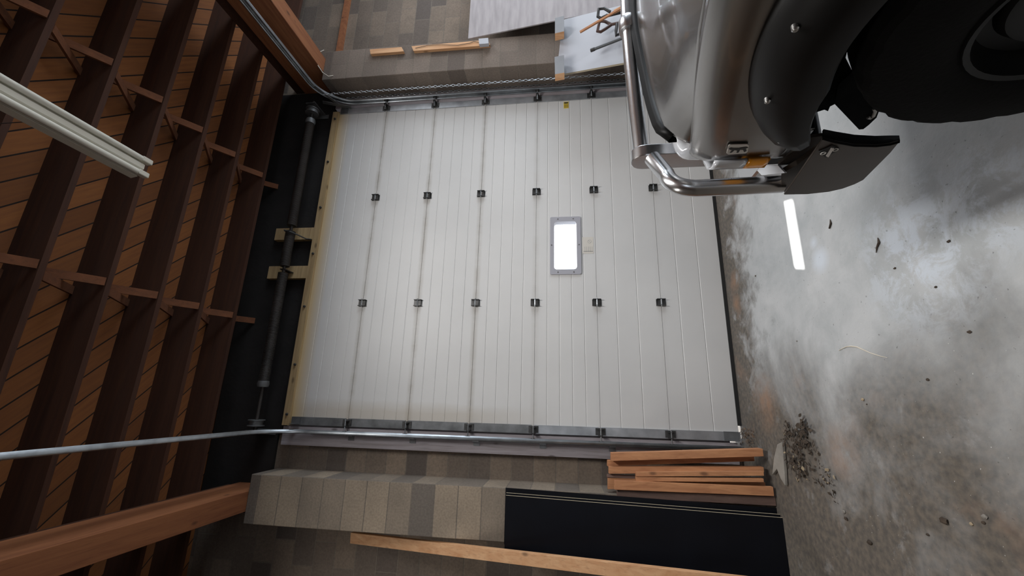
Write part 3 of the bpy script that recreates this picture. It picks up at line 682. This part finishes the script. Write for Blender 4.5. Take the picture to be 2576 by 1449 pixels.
# fender + hood section profile by station:  y, shoulder(x,z), seam(x,z), centre z
ST = [(-2.50, 1.215, .985, 1.235, 1.035, 1.065), (-2.54, 1.160, 1.000, 1.215, 1.048, 1.10), (-2.60, 1.130, 1.012, 1.205, 1.062, 1.125), (-2.75, 1.118, 1.060, 1.200, 1.098, 1.17), (-2.95, 1.112, 1.108, 1.198, 1.147, 1.21), (-3.20, 1.110, 1.160, 1.200, 1.195, 1.25), (-3.6, 1.108, 1.20, 1.205, 1.238, 1.29), (-4.2, 1.105, 1.235, 1.215, 1.275, 1.33), (-4.6, 1.105, 1.25, 1.22, 1.29, 1.345)]
def interp(y):
    for a, b_ in zip(ST, ST[1:]):
        if a[0] >= y >= b_[0]:
            t = (a[0]-y)/(a[0]-b_[0]); return [p+(q-p)*t for p, q in zip(a[1:], b_[1:])]
    return list(ST[-1][1:]) if y < ST[-1][0] else list(ST[0][1:])
_lin = interp
def interp(y):
    if y > -2.62: return _lin(y)
    h = min(.16, (-2.60-y)); q = [_lin(y+h*(k-4)/4) for k in range(9)]; wt = [1, 2, 3, 4, 5, 4, 3, 2, 1]
    return [sum(w_*v[i] for w_, v in zip(wt, q))/25 for i in range(5)]
ys = [-2.50, -2.515, -2.54, -2.57]+[-2.60-.035*k for k in range(58)]
def fender(sx):
    def X(x): return x if sx < 0 else 2*XC-x
    rows = []
    for y in ys:
        shx, shz, sex, sez, cz = interp(y)
        wob = 0
        r = []
        nz = 16; zl = .60
        for k in range(nz):            # side
            z = zl+(shz-.07-zl)*k/(nz-1)
            bx = shx+.006*math.cos((z-zl)*2.6)-.0
            # tuck under the nose
            r.append((X(bx), y, z))
        for k in range(1, 8):          # rounded shoulder
            a = PI/2*k/7
            r.append((X(shx+(sex-shx-.004)*(1-math.cos(a))*1.0), y, shz-.07+(sez-shz+.07)*math.sin(a)))
        rows.append(r)
    # cut the wheel arch out of the grid
    b = MB(); n = len(rows[0]); vs = [p for r in rows for p in r]; fs = []
    for i in range(len(rows)-1):
        for k in range(n-1):
            f = (i*n+k, i*n+k+1, (i+1)*n+k+1, (i+1)*n+k)
            cy = sum(vs[j][1] for j in f)/4; cz_ = sum(vs[j][2] for j in f)/4
            if k < 18 and math.hypot(cy-WYC, cz_-WZC) < .585: continue
            if k < 16 and cz_ < .74 and cy > -2.75: continue
            fs.append(f)
    b.add(vs, fs); b.build('fender', M['paint'], tk, smooth=60, solid=.004)
fender(-1); fender(1)
NOSE = [(1.205, -2.600, 1.062), (1.24, -2.585, 1.105), (1.31, -2.55, 1.138), (1.467, -2.47, 1.146), (1.64, -2.41, 1.148), (1.86, -2.36, 1.157), (2.15, -2.33, 1.175)]
def nose(x):
    x = min(x, 2*XC-x); x = max(x, 1.205)
    if x > 1.33: return nose_s(x)
    return nose_l(x)
def nose_s(x):
    q = [nose_l(x+.12*(k-3)/3*min(1, (x-1.31)/.12)) for k in range(7)]; return sum(v[0] for v in q)/7, sum(v[1] for v in q)/7
def nose_l(x):
    x = min(x, 2*XC-x)
    for a, b_ in zip(NOSE, NOSE[1:]):
        if x <= b_[0]+1e-6:
            t = (x-a[0])/(b_[0]-a[0]); return a[1]+(b_[1]-a[1])*t, a[2]+(b_[2]-a[2])*t
    return NOSE[-1][1:]
ts = [0, .012, .03, .06, .10, .15, .2, .26, .32, .38, .44, .5]; ts = ts+[1-t for t in ts[:-1]][::-1]
rows = []
def hood_row(q):     # q = 0 at the nose, 1 at the windscreen
    r = []
    for t in ts:
        x0 = 1.205+(2*XC-2*1.205)*t; ny, nz = nose(x0)
        y = ny+(-4.62-ny)*q
        shx, shz, sex, sez, cz = interp(min(y, -2.60)); e = 1-(2*t-1)**2
        zz = sez+(cz-sez)*e
        k = max(0., 1-q/.22); k = k*k*(3-2*k)
        r.append((x0+(sex+.003-1.205)*(1-2*t), y, nz*k+zz*(1-k)))
    return r
qs = [0, .008, .018, .03, .05, .07, .1, .14, .19, .25, .33, .42, .52, .64, .78, 1]
h0 = [(x, y+.004, z-.05) for x, y, z in hood_row(0)]; h1 = [(x, y+.006, z-.012) for x, y, z in hood_row(0)]
MB().grid([h0, h1]+[hood_row(q) for q in qs]).build('hood', M['paint'], tk, smooth=60, solid=.004)
# smoked deflector standing along the nose edge
tn = [.03+(.94)*k/30 for k in range(31)]
def npt(t, dy, dz):
    x = 1.205+(2*XC-2*1.205)*t; y, z = nose(x); f = min(1, min(t, 1-t)/.07); return (x, y+dy, z+dz*f)
MB().grid([[npt(t, -.010, .000) for t in tn], [npt(t, .012, .014) for t in tn], [npt(t, .030, .026) for t in tn], [npt(t, .042, .010) for t in tn], [npt(t, .040, -.06) for t in tn]]).build('hood_deflector', M['glossblack'], tk, smooth=60, solid=.004)
# nose: grille, headlights
b = MB().box((1.62, -2.40, .78), (2.68, -2.36, 1.00)); gr = b.build('grille', M['plastic'], tk, bevel=.01)
for z in (.82, .87, .92, .97): MB().box((1.64, -2.362, z-.008), (2.66, -2.345, z+.008)).build('grille_bar', M['chrome'], gr)
MB().box((1.20, -2.60, .60), (3.10, -2.42, .80)).build('valance', M['plastic'], tk, bevel=.02)
MB().box((1.24, -2.95, .78), (3.06, -2.46, .98)).build('radiator_support', M['under'], tk)
for sx in (-1, 1):
    def X(x): return x if sx < 0 else 2*XC-x
    rows = []
    for i in range(9):
        t = i/8; y = -2.56+.17*math.sin(t*PI/2)
        r = []
        for k in range(11):
            s_ = k/10; e = 1-(1-t)*0
            z = .86+.225*s_; q = math.sqrt(max(0, 1-t*t*.97))
            r.append((X(1.42-.17*q+0*s_), -2.58+.19*t, .86+.235*s_ - (.06*t*t if s_ > .5 else 0)))
        rows.append(r)
    bm = bmesh.new(); bmesh.ops.create_uvsphere(bm, u_segments=24, v_segments=16, radius=1)
    for v in bm.verts:
        c = v.co; f = lambda q: math.copysign(abs(q)**.6, q)
        v.co = Vector((X(1.43)+f(c.x)*.20, -2.50+f(c.y)*.125, .975+f(c.z)*.115))
    me = bpy.data.meshes.new('headlight'); bm.to_mesh(me); bm.free(); me.materials.append(M['clear'])
    for p in me.polygons: p.use_smooth = True
    o = bpy.data.objects.new('headlight', me); COL.objects.link(o); o.parent = tk; o.matrix_parent_inverse = tk.matrix_world.inverted()
    # corner marker lamp: clear above amber
    def lens(z0, z1, m, nm):
        rows = []
        for k in range(7):
            z = z0+(z1-z0)*k/6; sl = (z-.86)*.10
            rows.append([(X(1.122), -2.612+sl*.5, z), (X(1.118), -2.590, z), (X(1.118), -2.565, z), (X(1.140), -2.53, z), (X(1.19), -2.50, z), (X(1.25), -2.485, z)])
        return MB().grid(rows).build(nm, m, tk, smooth=50, solid=.012)
    lens(.872, .985, M['clear'], 'marker_lamp'); lens(.795, .866, M['amber'], 'turn_lamp')
# flares with bolts
def flare(sx):
    def X(x): return x if sx < 0 else 2*XC-x
    rows = []; n = 44
    for i in range(n+1):
        a = math.radians(41+(196-41)*i/n)
        deg = math.degrees(a); f = max(0, (66-deg)/38)
        ri = .480+.12*f; ro = .655+.01*f
        if deg < 46: ro -= (46-deg)**2*.001
        r = []
        for t, x in ((0, 1.16), (.0, 1.045), (.06, 1.030), (.35, 1.026), (.6, 1.036), (.82, 1.060), (.95, 1.090), (1, 1.118)):
            rad = ri+(ro-ri)*t
            r.append((X(x), WYC+rad*math.cos(a), WZC+rad*math.sin(a)))
        rows.append(r)
    o = MB().grid(rows).build('fender_flare', M['plastic'], tk, smooth=50, solid=.005)
    for deg in (47, 68, 90, 114, 142):
        a = math.radians(deg); rad = .617
        MB().lathe([(-.002, .001), (-.002, .005), (.001, .008), (.012, .008)] if sx < 0 else [(.002, .001), (.002, .005), (-.001, .008), (-.012, .008)], (X(1.043), WYC+rad*math.cos(a), WZC+rad*math.sin(a)), 'X', 14).build('bolt', M['bolt'], o, smooth=40)
    rows = []
    for i in range(31):
        a = math.radians(47+(184-47)*i/30)
        rows.append([(X(x), WYC+r*math.cos(a), WZC+r*math.sin(a)) for x, r in ((1.10, .50+.02), (1.20, .51), (1.35, .50), (1.50, .50))])
    MB().grid(rows).build('wheel_arch_liner', M['under'], tk, smooth=50, solid=.004)
flare(-1); flare(1)
# wheels
def wheel(sx):
    s_ = 1 if sx < 0 else -1
    x0 = 1.05 if sx < 0 else 2*XC-1.05
    wl = thing('wheel', None, None, (x0+s_*.14, WYC, WZC)); wl.parent = tk; wl.matrix_parent_inverse = tk.matrix_world.inverted()
    W = .285; n = 96; b = MB()
    pr = [(0.02, .225), (0.008, .25), (0.0, .30), (.004, .345), (.012, .393), (.024, .407), (.055, .416), (W/2, WR), (W-.055, .416), (W-.024, .407), (W-.012, .393), (W-.004, .345), (W, .30), (W-.008, .25), (W-.02, .225)]
    vs = []; fs = []
    for j, (a, r) in enumerate(pr):
        for k in range(n):
            rr2 = r
            if 4 <= j <= 10 and (k+(1 if j > 7 else 0)) % 4 == 0: rr2 -= .006
            t = 2*PI*k/n; vs.append((x0+s_*a, WYC+rr2*math.cos(t), WZC+rr2*math.sin(t)))
    for j in range(len(pr)-1):
        for k in range(n): fs.append((j*n+k, j*n+(k+1) % n, (j+1)*n+(k+1) % n, (j+1)*n+k))
    b.add(vs, fs); b.build('tire', M['tire'], wl, smooth=25)
    b = MB().lathe([(x0+s_*a, r) for a, r in ((.02, .228), (.010, .225), (.014, .212), (.05, .205), (.075, .195), (.080, .165), (.055, .150), (.050, .110), (.070, .075), (.035, .070), (.030, .045), (.030, .001))], (0, WYC, WZC), 'X', 48)
    b.lathe([(x0+s_*a, r) for a, r in ((.08, .20), (.27, .20), (.27, .22))], (0, WYC, WZC), 'X', 32)
    b.build('rim', M['rim'], wl, smooth=40)
    for k in range(8):
        a = 2*PI*k/8; MB().lathe([(x0+s_*.045, .001), (x0+s_*.045, .011), (x0+s_*.075, .012)], (0, WYC+.092*math.cos(a), WZC+.092*math.sin(a)), 'X', 6).build('lug_nut', M['bolt'], wl)
wheel(-1); wheel(1)
# chassis
for sx in (-1, 1):
    xx = 1.62 if sx < 0 else 2*XC-1.62
    MB().box((xx-.04, -6.6, .70), (xx+.04, -2.45, .82)).build('frame_rail', M['under'], tk)
    x1 = 1.45 if sx < 0 else 2*XC-1.45
    MB().tube([(x1, WYC, .40), (x1+.02, WYC+.02, .92)], .05, 14).build('shock_absorber', M['under'], tk)
MB().tube([(1.34, WYC, .40), (2.96, WYC, .40)], .05, 14).build('front_axle', M['under'], tk)
MB().box((1.75, -4.6, .72), (2.6, -2.62, 1.02)).build('engine', M['under'], tk, bevel=.03)
# hanging frame plate with J slot, steering parts  (seen between wheel and bumper)
def plateX(pts, x, th, nm, m, parent=tk, **kw): return MB().prism([on(u, v, 'X', x) for u, v in pts], (th, 0, 0)).build(nm, m, parent, **kw)
pl = plateX([(2100, 262), (2108, 215), (2150, 175), (2200, 252), (2215, 270), (2205, 296), (2186, 314), (2172, 325), (2161, 326)], 1.30, .010, 'tow_bracket', M['under'])
jp = [on(u, v, 'X', 1.298) for u, v in ((2199, 273), (2202, 280), (2197, 292), (2190, 297), (2183, 295))]
MB().tube(jp, .006, 8).build('slot', M['stickerpale'], pl)
plateX([(1990, 388), (2030, 290), (2055, 220), (2100, 130), (2130, 90), (2138, 92), (2133, 122), (2126, 150), (2143, 183), (2153, 205), (2110, 258), (2100, 262), (2088, 268), (2083, 280), (2074, 276), (2055, 282), (2032, 294), (2034, 315), (2036, 330), (2020, 360)], 1.34, .02, 'inner_apron', M['under'])
MB().tube([on(u, v, 'X', 1.29) for u, v in ((2030, 309), (2040, 310), (2044, 318), (2040, 328), (2031, 332))], .006, 8).build('tow_hook', M['under'], tk)
# bumper
bp = MB().box((1.20, -2.46, .50), (3.10, -2.22, .74)); bp.build('bumper', M['chrome'], tk, bevel=.015)
MB().prism([on(u, v, 'X', 1.13) for u, v in ((1958, 414), (2040, 346), (2072, 342), (2064, 372), (2005, 413))], (.012, 0, 0)).build('bumper_side', M['darksteel'], tk)
MB().prism([on(u, v, 'X', 1.10) for u, v in ((1968, 436), (2005, 415), (2062, 372), (2030, 440), (1992, 484), (1966, 482))], (.02, 0, 0)).build('bumper_end', M['darksteel'], tk)
MB().prism([on(u, v, 'Z', .735) for u, v in ((1889, 413), (1957, 416), (1974, 435), (1916, 441))], (0, 0, -.008)).build('bumper_step', M['alu'], tk)
MB().prism([on(u, v, 'X', 1.16) for u, v in ((1957, 416), (2005, 413), (2052, 376), (2062, 378), (2020, 425), (1974, 436))], (.006, 0, 0)).build('bumper_step', M['alu'], tk)
# bumper wing: face plate plus inward rear flange
WX = 1.055
wing = [(1972, 490), (2012, 434), (2052, 376), (2069, 349), (2100, 358), (2150, 367), (2205, 368), (2240, 364), (2263, 357), (2240, 385), (2204, 421), (2172, 453), (2150, 464), (2120, 475), (2085, 483), (2030, 489)]
wg = MB().prism([on(u, v, 'X', WX) for u, v in wing], (.008, 0, 0)).build('bumper_wing', M['darksteel'], tk, bevel=.002)
lo = [(2069, 349), (2100, 358), (2150, 367), (2205, 368), (2240, 364), (2264, 357)]; hi = [(2070, 327), (2100, 333), (2148, 341), (2200, 344), (2240, 343), (2262, 343)]
MB().grid([[on(u, v, 'X', WX) for u, v in lo], [on(u, v, 'X', WX+.10) for u, v in hi]]).build('rear_flange', M['under'], wg, smooth=60, solid=.006)
dm = MB().prism([on(u, v, 'X', WX-.004) for u, v in ((2060, 382), (2094, 366), (2112, 376), (2076, 397))], (.003, 0, 0)).build('badge', M['rubber'], wg)
MB().prism([on(u, v, 'X', WX-.007) for u, v in ((2078, 393), (2091, 373), (2098, 374), (2084, 396))], (.003, 0, 0)).build('badge_bar', M['stickerpale'], dm)
for uu, vv in ((2071, 386), (2102, 377)):
    c0 = on(uu, vv, 'X', WX-.007); b = MB()
    pts = [c0+Vector((0, .007*math.cos(2*PI*k/12), .007*math.sin(2*PI*k/12))) for k in range(13)]
    b.tube(pts, .0015, 5).build('badge_ring', M['stickerpale'], dm)
# mirror wing on the far side
b = MB().prism([Vector((2*XC-p.x, p.y, p.z)) for p in [on(u, v, 'X', WX) for u, v in wing]], (-.008, 0, 0)); b.build('bumper_wing', M['darksteel'], tk)
# tube guard
GY = -2.27; TR = .037
def tubes(sx):
    def X(x): return x if sx < 0 else 2*XC-x
    a = [(X(2.14), GY, 1.200), (X(1.9), GY, 1.196), (X(1.6), GY, 1.186), (X(1.375), GY, 1.175)]
    MB().tube(a, TR, 24).build('cross_tube', M['chrome'], tk, smooth=40)
    # flat clamp post with rounded top
    b = MB(); pr = []
    for k in range(9):
        t = PI*k/8; pr.append((X(1.335), GY-.005+.062*math.cos(t), 1.165+.062*math.sin(t)))
    pr += [(X(1.335), GY-.067, .70), (X(1.335), GY+.057, .70)]
    b.prism(pr, (.055 if sx < 0 else -.055, 0, 0)).build('clamp_post', M['chrome'], tk, bevel=.004, smooth=35)
    # side hoop
    P0 = on(1640, 398, 'X', 1.325); P1 = on(1700, 466, 'X', 1.155); P2 = on(1750, 474, 'X', 1.12); P3 = on(1968, 463, 'X', 1.12)
    P = [P0]
    for k in range(9):        # bend as a quadratic curve
        t = k/8; A = P0+(P1-P0)*.62; B = on(1685, 472, 'X', 1.125); P.append(A*(1-t)**2+B*2*t*(1-t)+P2*t*t)
    P.append(P3)
    P = [Vector((X(p.x), p.y, p.z)) for p in P]
    MB().tube(P, TR-.002, 24).build('side_hoop', M['chrome'], tk, smooth=40)
tubes(-1); tubes(1)
MB().lathe([(2.10, .030), (2.10, .046), (2.11, .050), (2.17, .050), (2.18, .046), (2.18, .030)], (0, GY, 1.20), 'X', 28).build('tube_collar', M['chrome'], tk, smooth=30)
# emblem on the fender, lying with its feet towards the image bottom as in the photo
EX = 1.1
def fx_on(u, v, off=0.): return on(u, v, 'X', 1.1155-off)
em = MB().prism([fx_on(u, v) for u, v in ((1832, 367), (1836, 364), (1880, 363), (1884, 367), (1881, 382), (1876, 386), (1832, 389), (1828, 386))], (.003, 0, 0)).build('emblem', M['stickerpale'], tk)
MB().prism([fx_on(u, v, .002) for u, v in ((1833, 374), (1838, 372), (1846, 373), (1858, 373), (1868, 371), (1878, 370), (1882, 372), (1876, 374), (1878, 380), (1872, 383), (1869, 377), (1862, 377), (1858, 384), (1853, 385), (1855, 379), (1848, 378), (1841, 384), (1836, 385), (1842, 378), (1836, 377))], (.002, 0, 0)).build('emblem_animal', M['ink'], em)
# cab and bed, behind the frame edge
cb = MB()
rows = []
for y, zt, ins in ((-4.6, 1.30, .0), (-4.75, 1.36, .02), (-5.25, 1.88, .14), (-6.3, 1.93, .15), (-6.75, 1.32, .04), (-6.8, 1.30, 0)):
    rows.append([(1.11, y, .55), (1.105, y, 1.25), (1.13+ins, y, zt), (XC, y, zt+.03), (2*XC-1.13-ins, y, zt), (2*XC-1.105, y, 1.25), (2*XC-1.11, y, .55)])
MB().grid(rows).build('cab', M['paint'], tk, smooth=30, solid=.01)
MB().grid([[(1.20, -4.78, 1.39), (XC, -4.78, 1.42), (3.10, -4.78, 1.39)], [(1.31, -5.20, 1.83), (XC, -5.20, 1.86), (2.99, -5.20, 1.83)]]).build('windscreen', M['glossblack'], tk, solid=.006)
MB().box((1.12, -8.9, .60), (3.18, -6.85, 1.25)).build('load_bed', M['paint'], tk, bevel=.03)
